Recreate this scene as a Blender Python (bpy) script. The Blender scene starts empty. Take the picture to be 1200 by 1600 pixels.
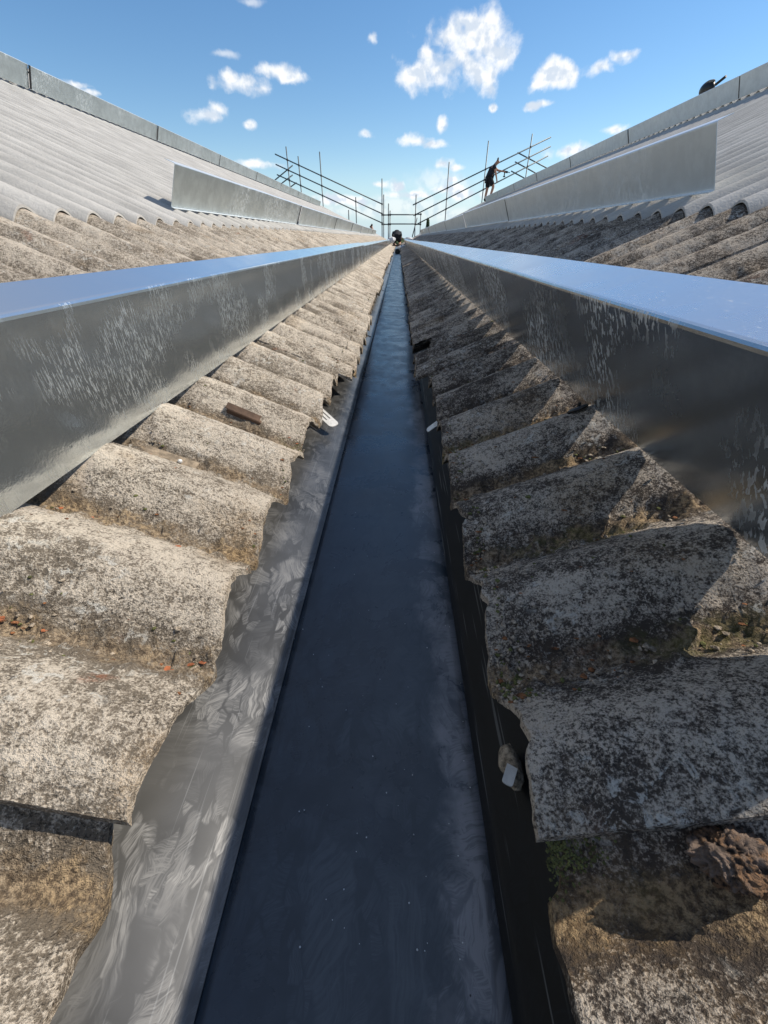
import bpy, bmesh, math, random
import numpy as np
from mathutils import Vector, Matrix, Euler
random.seed(7)
D = bpy.data; SC = bpy.context.scene; COL = SC.collection
R_ = math.radians
OZ = 7.5                                   # the eye stands this far above the ground

# ------------------------------------------------------------------ camera
cam = D.cameras.new('camera'); co = D.objects.new('camera', cam); COL.objects.link(co)
cam.sensor_fit = 'VERTICAL'; cam.sensor_height = 32.0; cam.lens = 620.0 / 1600.0 * 32.0
cam.clip_start = 0.01; cam.clip_end = 9000
co.location = (0, 0, OZ); co.rotation_euler = (R_(90 - 34.618), 0, R_(1.749))
SC.camera = co

# ------------------------------------------------------------------ light
SUN = Vector((1.0, 0.38, 0.99)).normalized()
sl = D.lights.new('sun', 'SUN'); sl.energy = 4.4; sl.angle = R_(0.53); sl.color = (1.0, 0.91, 0.785)
so = D.objects.new('sun', sl); COL.objects.link(so); so.rotation_euler = SUN.to_track_quat('Z', 'Y').to_euler()
so.location = (20, 5, OZ + 25)
SC.view_settings.view_transform = 'Standard'; SC.view_settings.look = 'None'
SC.view_settings.exposure = 0.3; SC.view_settings.gamma = 1.0

CLOUDS = [(4.38, 15.42, 2.64, 1.14), (7.22, 15.32, 2.43, 1.15), (3.94, 13.46, 3.35, 1.15), (7.17, 13.49, 3.12, 1.4), (9.06, 14.21, 1.87, 1.04), (1.76, 13.08, 1.73, 0.59), (2.74, 14.53, 1.32, 0.63), (5.49, 16.24, 1.26, 0.59), (-12.43, 13.13, 1.79, 0.5), (-10.94, 12.86, 1.46, 0.38), (-15.3, 12.34, 2.02, 0.55), (-16.62, 12.6, 0.88, 0.38), (-13.99, 11.9, 1.45, 0.48), (-19.44, 9.86, 1.55, 0.46), (-18.1, 10.24, 0.96, 0.46), (-15.76, 9.35, 0.75, 0.28), (-3.1, 15.53, 0.53, 0.42), (14.54, 12.52, 1.61, 0.72), (15.49, 12.86, 1.13, 0.62), (13.61, 12.25, 0.82, 0.34), (18.74, 12.77, 0.98, 0.45), (20.54, 13.3, 0.94, 0.36), (14.14, 10.65, 1.08, 0.27), (9.57, 10.72, 0.44, 0.23), (4.27, 9.58, 0.52, 0.43), (-3.78, 9.0, 0.73, 0.34), (1.8, 8.41, 1.48, 0.44), (3.17, 8.15, 1.35, 0.3), (4.87, 6.5, 1.24, 0.42), (6.06, 6.33, 1.1, 0.32), (21.31, 8.66, 1.13, 0.28), (17.19, 7.26, 1.84, 0.5), (-30.54, 10.9, 0.98, 0.25), (-29.58, 10.49, 0.9, 0.22), (-15.82, 6.35, 1.18, 0.31), (0.04, 4.82, 0.64, 0.5), (-2.46, 4.88, 1.14, 0.28), (4.7, 4.46, 2.41, 0.5), (1.87, 3.98, 2.87, 0.34), (-6.11, 3.58, 4.32, 0.46), (6.87, 3.94, 3.52, 0.51), (0.82, 12.76, 0.62, 0.17), (5.68, 5.32, 0.63, 0.27)]
CIRRUS = [(-17.0, 14.0, 1.3, 0.25), (-14.04, 17.19, 1.1, 0.25), (1.18, 3.12, 6.8, 0.8), (-2.85, 2.55, 6.4, 0.7), (5.58, 2.3, 7.05, 0.8), (-13.52, 6.2, 1.1, 0.3), (4.7, 5.0, 4.0, 1.0)]

class NT:
    """small helper for writing node trees"""
    def __init__(s, tree): s.t = tree; s.n = tree.nodes; s.l = tree.links; s.n.clear()
    def add(s, typ, **kw):
        nd = s.n.new(typ)
        for k, v in kw.items(): setattr(nd, k, v)
        return nd
    def put(s, sock, v):
        if v is None: return
        if hasattr(v, 'is_output'): s.l.new(v, sock)
        elif hasattr(v, 'outputs'): s.l.new(v.outputs[0], sock)
        else: sock.default_value = v
    def math(s, op, a, b=None, c=None, clamp=False):
        nd = s.add('ShaderNodeMath', operation=op, use_clamp=clamp)
        s.put(nd.inputs[0], a)
        if b is not None: s.put(nd.inputs[1], b)
        if c is not None: s.put(nd.inputs[2], c)
        return nd.outputs[0]
    def vmath(s, op, a, b=None, out=0):
        nd = s.add('ShaderNodeVectorMath', operation=op); s.put(nd.inputs[0], a)
        if b is not None: s.put(nd.inputs[1], b)
        return nd.outputs[out]
    def mapr(s, v, a, b, c=0.0, d=1.0, smooth=True):
        nd = s.add('ShaderNodeMapRange'); nd.interpolation_type = 'SMOOTHSTEP' if smooth else 'LINEAR'
        s.put(nd.inputs['Value'], v)
        for k, x in zip(('From Min', 'From Max', 'To Min', 'To Max'), (a, b, c, d)): s.put(nd.inputs[k], x)
        return nd.outputs['Result']
    def mix(s, f, a, b, mode='MIX'):
        nd = s.add('ShaderNodeMix', data_type='RGBA', blend_type=mode)
        s.put(nd.inputs[0], f)
        for i, v in ((6, a), (7, b)):
            if isinstance(v, tuple): nd.inputs[i].default_value = (v[0], v[1], v[2], 1)
            else: s.put(nd.inputs[i], v)
        return nd.outputs[2]
    def noise(s, vec, scale, detail=4, rough=0.5, dist=0.0, out=0, lac=2.0):
        nd = s.add('ShaderNodeTexNoise'); s.put(nd.inputs['Vector'], vec)
        nd.inputs['Scale'].default_value = scale; nd.inputs['Detail'].default_value = detail
        nd.inputs['Roughness'].default_value = rough; nd.inputs['Distortion'].default_value = dist
        nd.inputs['Lacunarity'].default_value = lac
        return nd.outputs[out]
    def vor(s, vec, scale, feature='F1', rnd=1.0, out='Distance'):
        nd = s.add('ShaderNodeTexVoronoi', feature=feature); s.put(nd.inputs['Vector'], vec)
        nd.inputs['Scale'].default_value = scale; nd.inputs['Randomness'].default_value = rnd
        return nd.outputs[out]
    def scalev(s, vec, sc, rot=None, loc=None):
        nd = s.add('ShaderNodeMapping'); s.put(nd.inputs['Vector'], vec); nd.inputs['Scale'].default_value = sc
        if rot: nd.inputs['Rotation'].default_value = rot
        if loc: nd.inputs['Location'].default_value = loc
        return nd.outputs[0]

def make_world():
    w = D.worlds.new('World'); SC.world = w; w.use_nodes = True
    n = NT(w.node_tree)
    sky = n.add('ShaderNodeTexSky'); sky.sky_type = 'NISHITA'; sky.sun_disc = False
    sky.sun_elevation = math.asin(SUN.z); sky.sun_rotation = math.atan2(SUN.x, SUN.y)
    sky.altitude = 0; sky.air_density = 1.0; sky.dust_density = 0.0; sky.ozone_density = 2.2
    tc = n.add('ShaderNodeTexCoord').outputs['Generated']
    wob = n.noise(tc, 20, 6, 0.6, out='Color')
    wv = n.vmath('SUBTRACT', wob, (0.5, 0.5, 0.5)); wv = n.vmath('MULTIPLY', wv, (0.03, 0.03, 0.018))
    wv = n.vmath('ADD', tc, wv)
    def field(blobs):
        cur = None
        for az, el, rx, ry in blobs:
            az, el, rx, ry = map(R_, (az, el, rx, ry))
            c = Vector((math.sin(az) * math.cos(el), math.cos(az) * math.cos(el), math.sin(el)))
            e1 = Vector((math.cos(az), -math.sin(az), 0)); e2 = e1.cross(c) * -1
            e2 = c.cross(e1) if c.cross(e1).z > 0 else e1.cross(c)
            e3 = e1.cross(e2)
            M = Matrix((e1, e2, e3)).transposed()
            mp = n.add('ShaderNodeMapping', vector_type='TEXTURE'); n.put(mp.inputs['Vector'], wv)
            mp.inputs['Location'].default_value = c; mp.inputs['Rotation'].default_value = M.to_euler()
            mp.inputs['Scale'].default_value = (rx * 1.3, ry * 1.35, 0.5)
            d = n.vmath('LENGTH', mp.outputs[0], out='Value')
            v = n.math('SUBTRACT', 1.0, d)
            cur = v if cur is None else n.math('SMOOTH_MAX', cur, v, 0.18)
        return cur
    f = field(CLOUDS)
    nz = n.noise(wv, 24, 7, 0.53)
    dens = n.math('ADD', f, n.math('MULTIPLY', n.math('SUBTRACT', nz, 0.46), 3.0))
    a = n.mapr(dens, 0.05, 1.0)
    g = field(CIRRUS)
    a2 = n.math('MULTIPLY', n.mapr(n.math('ADD', g, n.math('MULTIPLY', n.math('SUBTRACT', n.noise(wv, 22, 6, 0.6), 0.5), 1.6)), -0.05, 0.9), 0.5)
    alpha = n.math('MAXIMUM', n.math('MULTIPLY', a, 0.96), a2)
    # relief of the cloud tops: density towards the light compared with density here
    up = n.vmath('ADD', tc, (0.006, 0.0, 0.006))
    rel = n.math('SUBTRACT', n.noise(tc, 34, 5, 0.5), n.noise(up, 34, 5, 0.5))
    lit = n.mapr(n.math('ADD', n.math('MULTIPLY', rel, 3.4), n.math('MULTIPLY', n.mapr(f, 0.35, 0.9), -0.16)), -0.42, 0.12)
    ccol = n.mix(lit, (5.2, 5.8, 6.6), (7.7, 7.75, 7.8))
    # pull the clear sky a little towards the deeper saturated blue of the photo
    hs = n.add('ShaderNodeHueSaturation'); hs.inputs['Hue'].default_value = 0.5; hs.inputs['Saturation'].default_value = 1.2; hs.inputs['Value'].default_value = 1.0
    n.put(hs.inputs['Color'], sky)
    sx = n.add('ShaderNodeSeparateXYZ'); n.put(sx.inputs[0], tc)
    low = n.mapr(sx.outputs[2], 0.13, -0.02)
    skyc = n.mix(n.math('MULTIPLY', low, 0.9), hs.outputs[0], (3.7, 5.25, 6.5))
    hi = n.mapr(sx.outputs[2], 0.3, 0.75)
    fill_veil = n.math('MULTIPLY', hi, n.mapr(n.noise(tc, 3.2, 5, 0.6), 0.3, 0.7, 0.15, 0.5))  # unseen veil overhead, added to whiten the skylight in the shade
    skyc = n.mix(fill_veil, skyc, (3.5, 3.55, 3.7))
    col = n.mix(alpha, skyc, ccol)
    bg = n.add('ShaderNodeBackground'); n.put(bg.inputs['Color'], col); bg.inputs['Strength'].default_value = 0.113
    out = n.add('ShaderNodeOutputWorld'); n.l.new(bg.outputs[0], out.inputs[0])
make_world()

# ------------------------------------------------------------------ materials
def newmat(name):
    m = D.materials.new(name); m.use_nodes = True; n = NT(m.node_tree)
    p = n.add('ShaderNodeBsdfPrincipled'); o = n.add('ShaderNodeOutputMaterial'); n.l.new(p.outputs[0], o.inputs[0])
    return m, n, p
def bump(n, p, h, dist, strength=1.0):
    b = n.add('ShaderNodeBump'); b.inputs['Distance'].default_value = dist; b.inputs['Strength'].default_value = strength
    n.put(b.inputs['Height'], h); n.l.new(b.outputs[0], p.inputs['Normal'])
def pos(n): return n.add('ShaderNodeNewGeometry').outputs['Position']

def mat_weathered(name, light, dark, darkness, whites, rustk):
    m, n, p = newmat(name); P = pos(n)
    tr = n.add('ShaderNodeAttribute', attribute_name='trough').outputs['Fac']
    fine = n.noise(P, 560, 3, 0.7)
    mid = n.noise(P, 170, 5, 0.72)
    patch = n.noise(P, 17, 5, 0.65, 0.6)
    big = n.noise(P, 3.6, 4, 0.6)
    warm = n.noise(P, 7, 4, 0.6)
    runs = n.noise(n.scalev(P, (5, 42, 12)), 1, 4, 0.6)
    s = n.math('ADD', n.math('MULTIPLY', fine, 0.62), n.math('MULTIPLY', mid, 0.58))
    s = n.math('ADD', s, n.math('MULTIPLY', n.math('SUBTRACT', patch, 0.5), 0.40))
    s = n.math('ADD', s, n.math('MULTIPLY', n.math('SUBTRACT', big, 0.5), 0.28))
    s = n.math('ADD', s, n.math('MULTIPLY', n.math('SUBTRACT', runs, 0.5), 0.3))
    s = n.math('SUBTRACT', s, n.math('MULTIPLY', n.mapr(tr, 0.3, 0.95), 0.11))
    f = n.mapr(s, 0.48 + darkness, 0.68 + darkness)
    c = n.mix(f, dark, light)
    # crusty pale lichen in colonies
    li = n.math('MULTIPLY', n.mapr(n.noise(P, 75, 6, 0.75, 0.6), 0.54, 0.62), n.mapr(n.noise(P, 9, 4, 0.6), 0.46, 0.6))
    c = n.mix(n.math('MULTIPLY', li, whites), c, (0.68, 0.66, 0.60))
    # black algae specks, thicker in patches
    bk = n.math('MULTIPLY', n.mapr(n.noise(P, 400, 4, 0.75), 0.52, 0.60), n.mapr(n.noise(P, 21, 5, 0.7), 0.40, 0.62))
    c = n.mix(n.math('MULTIPLY', bk, 0.85), c, (0.035, 0.03, 0.026))
    # brown silt and black humus packed in the troughs
    sn = n.noise(P, 42, 6, 0.75)
    silt = n.mapr(n.math('ADD', tr, n.math('MULTIPLY', n.math('SUBTRACT', sn, 0.5), 1.3)), 0.72, 1.04)
    scol = n.mix(n.mapr(n.noise(P, 260, 4, 0.7), 0.38, 0.62), (0.12, 0.085, 0.055), n.mix(n.mapr(warm, 0.4, 0.6), (0.44, 0.35, 0.25), (0.56, 0.41, 0.24)))
    c = n.mix(n.math('MULTIPLY', silt, 0.8), c, scol)
    och = n.math('MULTIPLY', n.mapr(warm, 0.56, 0.7), n.mapr(mid, 0.35, 0.6))
    c = n.mix(n.math('MULTIPLY', och, 0.4 * rustk), c, (0.42, 0.27, 0.12))
    ru = n.math('MULTIPLY', n.mapr(n.noise(P, 9, 5, 0.65, 0.8), 0.64, 0.73), n.mapr(mid, 0.38, 0.55))
    c = n.mix(n.math('MULTIPLY', ru, 0.8 * rustk), c, (0.27, 0.085, 0.035))
    mo = n.math('MULTIPLY', n.math('MULTIPLY', n.mapr(tr, 0.6, 0.95), n.mapr(n.noise(P, 5.3, 3, 0.5), 0.58, 0.7)), n.mapr(n.noise(P, 90, 4, 0.6), 0.42, 0.58))
    c = n.mix(n.math('MULTIPLY', mo, 0.45), c, (0.12, 0.125, 0.03))
    n.put(p.inputs['Base Color'], c)
    p.inputs['Roughness'].default_value = 0.93; p.inputs['Specular IOR Level'].default_value = 0.18
    h = n.math('ADD', n.math('MULTIPLY', mid, 0.9), n.math('MULTIPLY', fine, 0.45))
    h = n.math('ADD', h, n.math('MULTIPLY', n.noise(P, 45, 5, 0.6), 0.8))
    h = n.math('ADD', h, n.math('MULTIPLY', n.math('MULTIPLY', silt, n.noise(P, 160, 5, 0.75)), 0.9))
    bump(n, p, h, 0.0058, 1.0)
    return m

def mat_pale(name):
    m, n, p = newmat(name); P = pos(n)
    tr = n.add('ShaderNodeAttribute', attribute_name='trough').outputs['Fac']
    a = n.noise(n.scalev(P, (0.25, 1, 1)), 9, 5, 0.6); b = n.noise(P, 140, 4, 0.6)
    st = n.noise(n.scalev(P, (0.06, 1, 0.3)), 30, 4, 0.6)
    f = n.mapr(n.math('ADD', n.math('MULTIPLY', a, 0.55), n.math('ADD', n.math('MULTIPLY', b, 0.2), n.math('MULTIPLY', st, 0.35))), 0.38, 0.72)
    c = n.mix(f, (0.335, 0.328, 0.31), (0.535, 0.522, 0.49))
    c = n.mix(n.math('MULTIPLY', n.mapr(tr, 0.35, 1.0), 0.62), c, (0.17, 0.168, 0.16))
    n.put(p.inputs['Base Color'], c); p.inputs['Roughness'].default_value = 0.8; p.inputs['Specular IOR Level'].default_value = 0.25
    bump(n, p, b, 0.002)
    return m

def mat_galv(name, base, rough, streak, mottled, drip_scale=1.0, metal=1.0, flecks=0.0):
    """galvanised steel; P.y runs along, P.z up"""
    m, n, p = newmat(name); P = pos(n)
    dv = n.scalev(P, (60 * drip_scale, 60 * drip_scale, 9 * drip_scale))
    dr = n.noise(dv, 2.2, 3, 0.55, 0.4)
    zone = n.noise(P, 3.0 * drip_scale, 3, 0.5)
    drip = n.math('MULTIPLY', n.mapr(dr, 0.55, 0.66), n.mapr(zone, 0.42, 0.62))
    ring = n.math('MULTIPLY', n.math('SUBTRACT', n.mapr(dr, 0.54, 0.58), n.math('MULTIPLY', n.mapr(dr, 0.6, 0.66), 0.6)), n.mapr(zone, 0.42, 0.6))
    nzv = n.add('ShaderNodeSeparateXYZ'); n.put(nzv.inputs[0], n.add('ShaderNodeNewGeometry').outputs['True Normal'])
    vert = n.mapr(n.math('ABSOLUTE', nzv.outputs[2]), 0.8, 0.6)
    drip = n.math('MULTIPLY', n.math('MAXIMUM', n.math('MULTIPLY', drip, 0.35), ring), vert)
    mot = n.noise(P, 11, 6, 0.65, 0.3); sp = n.noise(P, 170, 3, 0.6)
    speck = n.mapr(n.noise(P, 210, 2, 0.5), 0.66, 0.72)
    dark = tuple(v * 0.62 for v in base)
    c = n.mix(n.math('MULTIPLY', n.mapr(mot, 0.35, 0.65), mottled), base, dark)
    c = n.mix(n.math('MULTIPLY', speck, 0.35), c, (0.62, 0.66, 0.68))
    c = n.mix(n.math('MULTIPLY', drip, streak), c, (0.58, 0.62, 0.64))
    c = n.mix(n.math('MULTIPLY', n.math('SUBTRACT', 1.0, vert), 0.8), c, (0.86, 0.89, 0.91))
    fs = n.math('MULTIPLY', n.mapr(n.noise(n.scalev(P, (520, 130, 520), rot=(0, 0, 0.5)), 1, 4, 0.65), 0.57, 0.68), n.math('SUBTRACT', 1.0, vert))
    c = n.mix(n.math('MULTIPLY', fs, 0.7 * flecks), c, (0.85, 0.87, 0.88)); drip = n.math('MAXIMUM', n.math('MAXIMUM', drip, n.math('MULTIPLY', n.math('SUBTRACT', 1.0, vert), 0.12)), n.math('MULTIPLY', fs, 0.6 * flecks))
    n.put(p.inputs['Base Color'], c)
    mt = n.math('SUBTRACT', metal, n.math('MULTIPLY', drip, 0.85 * streak), clamp=True)
    n.put(p.inputs['Metallic'], mt)
    r = n.math('ADD', rough, n.math('ADD', n.math('MULTIPLY', n.math('SUBTRACT', mot, 0.5), 0.22), n.math('MULTIPLY', drip, 0.35)))
    n.put(p.inputs['Roughness'], r)
    h = n.math('ADD', n.math('MULTIPLY', sp, 0.06), n.math('MULTIPLY', n.noise(P, 5, 2, 0.5), 0.7))
    bump(n, p, h, 0.0016)
    return m

def scuff(n, P):
    """overlapping wipe marks: patches of fine parallel lines, each patch brushed its own way"""
    w = n.noise(P, 20, 3, 0.5, out='Color')
    v0 = n.vmath('ADD', P, n.vmath('MULTIPLY', n.vmath('SUBTRACT', w, (0.5, 0.5, 0.5)), (0.03, 0.03, 0.015)))
    lay = None
    for sc_, off, th in ((30, 0.0, 0.42), (52, 3.7, 0.45), (80, 8.1, 0.5), (120, 5.5, 0.55)):
        q = n.vmath('ADD', v0, (off, off * 0.7, 0))
        q2 = n.scalev(q, (1.0, 0.5, 0.6), rot=(0, 0, 0.3 + off))
        vc = n.vor(q2, sc_, out='Color')
        sp = n.add('ShaderNodeSeparateColor'); n.put(sp.inputs[0], vc)
        rot = n.add('ShaderNodeVectorRotate', rotation_type='Z_AXIS'); n.put(rot.inputs['Vector'], q)
        n.put(rot.inputs['Angle'], n.math('MULTIPLY_ADD', sp.outputs[0], 2.4, -0.5))
        st = n.noise(n.scalev(rot.outputs[0], (sc_ * 11, sc_ * 0.6, sc_)), 1, 4, 0.65)
        on = n.math('MULTIPLY', n.mapr(sp.outputs[1], th, th + 0.15), n.mapr(sp.outputs[2], 0.0, 1.0, 0.45, 1.0))
        ed = n.mapr(n.vor(q2, sc_, feature='DISTANCE_TO_EDGE'), 0.01, 0.12)
        l = n.math('MULTIPLY', n.math('MULTIPLY', n.mapr(st, 0.36, 0.64, 0.15, 1.0), on), ed)
        lay = l if lay is None else n.math('MAXIMUM', lay, l)
    return lay

def mat_sidelining(name, base, light, metal, amount, r0=0.34, spec=0.5):
    m, n, p = newmat(name); P = pos(n)
    s = scuff(n, P)
    z = n.mapr(n.noise(P, 10, 4, 0.6, 0.6), 0.36, 0.56, 0.25, 1.0)
    f = n.math('MULTIPLY', n.math('MULTIPLY', s, z), amount)
    haze_ = n.mapr(n.noise(P, 6, 4, 0.6), 0.35, 0.65)
    c = n.mix(n.math('MULTIPLY', haze_, 0.3), base, light)
    c = n.mix(f, c, light)
    scr = n.mapr(n.noise(n.scalev(P, (500, 7, 90), rot=(0, 0, 0.08)), 1, 2, 0.5), 0.62, 0.72)
    c = n.mix(n.math('MULTIPLY', scr, 0.3 * amount), c, (0.45, 0.46, 0.46))
    n.put(p.inputs['Base Color'], c)
    p.inputs['Metallic'].default_value = metal
    n.put(p.inputs['Roughness'], n.mapr(f, 0, 1, r0, r0 + 0.14)); p.inputs['Specular IOR Level'].default_value = spec
    bump(n, p, n.noise(P, 9, 2, 0.4), 0.0009)
    return m

def mat_sole(name):
    m, n, p = newmat(name); P = pos(n)
    s = scuff(n, P)
    z = n.noise(P, 11, 5, 0.65, 0.5)
    x = n.add('ShaderNodeSeparateXYZ'); n.put(x.inputs[0], P)
    worn = n.mapr(n.math('ADD', x.outputs[0], n.math('MULTIPLY', n.math('SUBTRACT', n.noise(P, 14, 5, 0.65), 0.5), 0.12)), 0.03, 0.06)
    f = n.math('MULTIPLY', s, n.mapr(z, 0.36, 0.56))
    c = n.mix(n.math('MULTIPLY', n.mapr(n.noise(P, 30, 5, 0.65), 0.4, 0.65), 0.35), (0.032, 0.040, 0.048), (0.065, 0.077, 0.09))
    c = n.mix(n.math('MULTIPLY', f, 0.3), c, (0.15, 0.175, 0.20))
    c = n.mix(n.math('MULTIPLY', n.math('MULTIPLY', worn, n.mapr(z, 0.36, 0.5)), n.mapr(s, 0.0, 0.6, 0.35, 0.8)), c, (0.26, 0.26, 0.275))
    pa = n.mapr(n.noise(P, 3.4, 3, 0.5), 0.35, 0.65)
    c = n.mix(n.math('MULTIPLY', pa, 0.4), c, (0.045, 0.068, 0.095))
    blk = n.mapr(n.vor(n.vmath('ADD', P, (3.3, 1.2, 0)), 75), 0.07, 0.04)
    c = n.mix(n.math('MULTIPLY', blk, n.mapr(n.noise(P, 9, 2), 0.5, 0.56)), c, (0.006, 0.006, 0.007))
    n.put(p.inputs['Base Color'], c)
    p.inputs['Metallic'].default_value = 0.1; p.inputs['IOR'].default_value = 1.6
    n.put(p.inputs['Roughness'], n.math('ADD', n.mapr(f, 0, 1, 0.29, 0.45), n.math('MULTIPLY', n.math('SUBTRACT', z, 0.5), 0.3)))
    bump(n, p, n.noise(P, 12, 2, 0.4), 0.0010)
    return m

def mat_plain(name, col, rough=0.7, metal=0.0, var=0.35, scale=40, bmp=0.002, spec=0.4):
    m, n, p = newmat(name); P = pos(n)
    a = n.noise(P, scale, 5, 0.65)
    c = n.mix(n.mapr(a, 0.3, 0.7), tuple(v * (1 - var) for v in col), tuple(min(1, v * (1 + var)) for v in col))
    n.put(p.inputs['Base Color'], c); p.inputs['Roughness'].default_value = rough; p.inputs['Metallic'].default_value = metal
    p.inputs['Specular IOR Level'].default_value = spec
    bump(n, p, a, bmp)
    return m

M = {}
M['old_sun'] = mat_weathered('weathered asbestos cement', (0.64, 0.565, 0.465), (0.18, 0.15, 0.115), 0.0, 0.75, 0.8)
M['old_shade'] = mat_weathered('shade-tinted asbestos cement', (0.58, 0.505, 0.415), (0.072, 0.058, 0.048), 0.022, 0.7, 0.6)  # darker copy of the left sheets' cement, shade painted into its colour
M['pale'] = mat_pale('pale fibre cement')
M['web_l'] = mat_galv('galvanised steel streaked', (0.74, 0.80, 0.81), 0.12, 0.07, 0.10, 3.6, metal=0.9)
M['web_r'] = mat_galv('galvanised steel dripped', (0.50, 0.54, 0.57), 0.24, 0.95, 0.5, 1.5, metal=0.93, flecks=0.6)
M['panel'] = mat_galv('galvanised steel dull', (0.55, 0.615, 0.62), 0.38, 0.8, 0.5, 0.8, metal=0.7)
M['panel_r'] = mat_galv('galvanised steel dull grey', (0.66, 0.72, 0.74), 0.38, 0.4, 0.3, 0.6, metal=0.65)
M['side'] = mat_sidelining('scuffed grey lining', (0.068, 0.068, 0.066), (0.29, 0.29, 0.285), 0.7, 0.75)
M['side_shade'] = mat_sidelining('shade-black gutter lining', (0.004, 0.0045, 0.005), (0.016, 0.017, 0.019), 0.0, 0.6, 0.55, 0.15)  # near-black colour stands in for the shade under the right eave
M['sole'] = mat_sole('dark gutter lining')
M['tube'] = mat_plain('galvanised scaffold tube', (0.13, 0.15, 0.16), 0.5, 0.6, 0.2, 12)
M['coupler'] = mat_plain('scaffold coupler', (0.10, 0.09, 0.085), 0.6, 0.6, 0.3, 30)
M['timber'] = mat_plain('timber', (0.34, 0.25, 0.15), 0.8, 0, 0.35, 30)
M['dark_timber'] = mat_plain('dark timber', (0.12, 0.075, 0.05), 0.85, 0, 0.35, 30)
M['clip'] = mat_plain('pale zinc', (0.62, 0.62, 0.60), 0.42, 0.25, 0.12, 120, 0.0006)
M['rust'] = mat_plain('rust', (0.20, 0.085, 0.035), 0.95, 0, 0.8, 160, 0.004)
M['moss'] = mat_plain('moss', (0.10, 0.105, 0.035), 0.95, 0, 0.6, 200, 0.003)
M['crumb'] = mat_plain('cement crumbs', (0.30, 0.25, 0.19), 0.95, 0, 0.7, 220, 0.003)
M['leaf'] = mat_plain('dead leaf', (0.36, 0.12, 0.05), 0.7, 0, 0.4, 120, 0.001)
M['black'] = mat_plain('black plastic', (0.012, 0.012, 0.013), 0.35, 0, 0.2, 30, 0.0005)
M['wall'] = mat_plain('wall cladding', (0.35, 0.34, 0.31), 0.85, 0, 0.2, 4)
M['white'] = mat_plain('white plastic', (0.62, 0.63, 0.64), 0.6, 0, 0.12, 9, 0.01)
M['skin'] = mat_plain('skin', (0.42, 0.22, 0.14), 0.55, 0, 0.1, 30, 0.001)
M['shirt'] = mat_plain('dark cloth', (0.018, 0.02, 0.026), 0.9, 0, 0.4, 20, 0.006)
M['shorts'] = mat_plain('black cloth', (0.012, 0.012, 0.014), 0.9, 0, 0.4, 20, 0.006)
M['hair'] = mat_plain('hair', (0.06, 0.035, 0.02), 0.7, 0, 0.3, 60, 0.003)
M['boot'] = mat_plain('boot leather', (0.03, 0.022, 0.016), 0.6, 0, 0.3, 30, 0.002)
M['greycloth'] = mat_plain('grey canvas', (0.16, 0.15, 0.14), 0.9, 0, 0.3, 30, 0.004)
M['ground'] = mat_plain('grass and yards', (0.10, 0.12, 0.06), 0.95, 0, 0.5, 0.02, 0.05)
M['foliage'] = mat_plain('foliage', (0.05, 0.075, 0.03), 0.9, 0, 0.5, 3, 0.05)
M['bark'] = mat_plain('bark', (0.10, 0.08, 0.06), 0.9, 0, 0.3, 9, 0.02)

# ------------------------------------------------------------------ mesh helpers
def fr(a): return a - np.floor(a)
def hsh(i, j, k): return fr(np.sin(i * 127.1 + j * 311.7 + k * 74.7) * 43758.5453)
def vnoise(x, y, z=0.0):
    z = np.zeros_like(x) + z
    i, j, k = np.floor(x), np.floor(y), np.floor(z); u, v, w = x - i, y - j, z - k
    u, v, w = (t * t * (3 - 2 * t) for t in (u, v, w))
    r = 0
    for a in (0, 1):
        for b in (0, 1):
            for c in (0, 1):
                r = r + hsh(i + a, j + b, k + c) * (u if a else 1 - u) * (v if b else 1 - v) * (w if c else 1 - w)
    return r
def fbm(x, y, z=0.0, o=4, g=0.55):
    s = 0; a = 1; t = 0
    for q in range(o):
        s = s + a * vnoise(x * 2.03 ** q + 17 * q, y * 2.03 ** q + 5 * q, z); t += a; a *= g
    return s / t

def link(name, me, mat, parent=None, org=(0, 0, 0)):
    o = D.objects.new(name, me); COL.objects.link(o)
    if mat is not None: me.materials.append(mat)
    if parent is not None: o.parent = parent
    else: o.location = (org[0], org[1], org[2] + OZ)
    return o
def mk(name, V, F, mat, parent=None, org=None, smooth=True, flat=None):
    """V given in eye-relative metres; stored relative to the thing's own origin"""
    V = np.asarray(V, dtype=float)
    if parent is not None: o0 = parent['_org']
    else: o0 = org if org is not None else (float(V[:, 0].mean()), float(V[:, 1].mean()), float(V[:, 2].min()))
    me = D.meshes.new(name); me.from_pydata((V - np.array(o0)).tolist(), [], [list(map(int, f)) for f in F])
    s = np.full(len(me.polygons), bool(smooth))
    if flat is not None: s[flat:] = False
    me.polygons.foreach_set('use_smooth', s); me.update()
    o = link(name, me, mat, parent, tuple(o0)); o['_org'] = tuple(o0)
    return o
def thing(name, org, label, cat, group=None):
    o = D.objects.new(name, None); COL.objects.link(o); o.empty_display_size = 0.2
    o.location = (org[0], org[1], org[2] + OZ); o['_org'] = tuple(map(float, org))
    return tag(o, label, cat, group)
def tag(o, label=None, cat=None, group=None, kind=None):
    if label: o['label'] = label
    if cat: o['category'] = cat
    if group: o['group'] = group
    if kind: o['kind'] = kind
    return o
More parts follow.
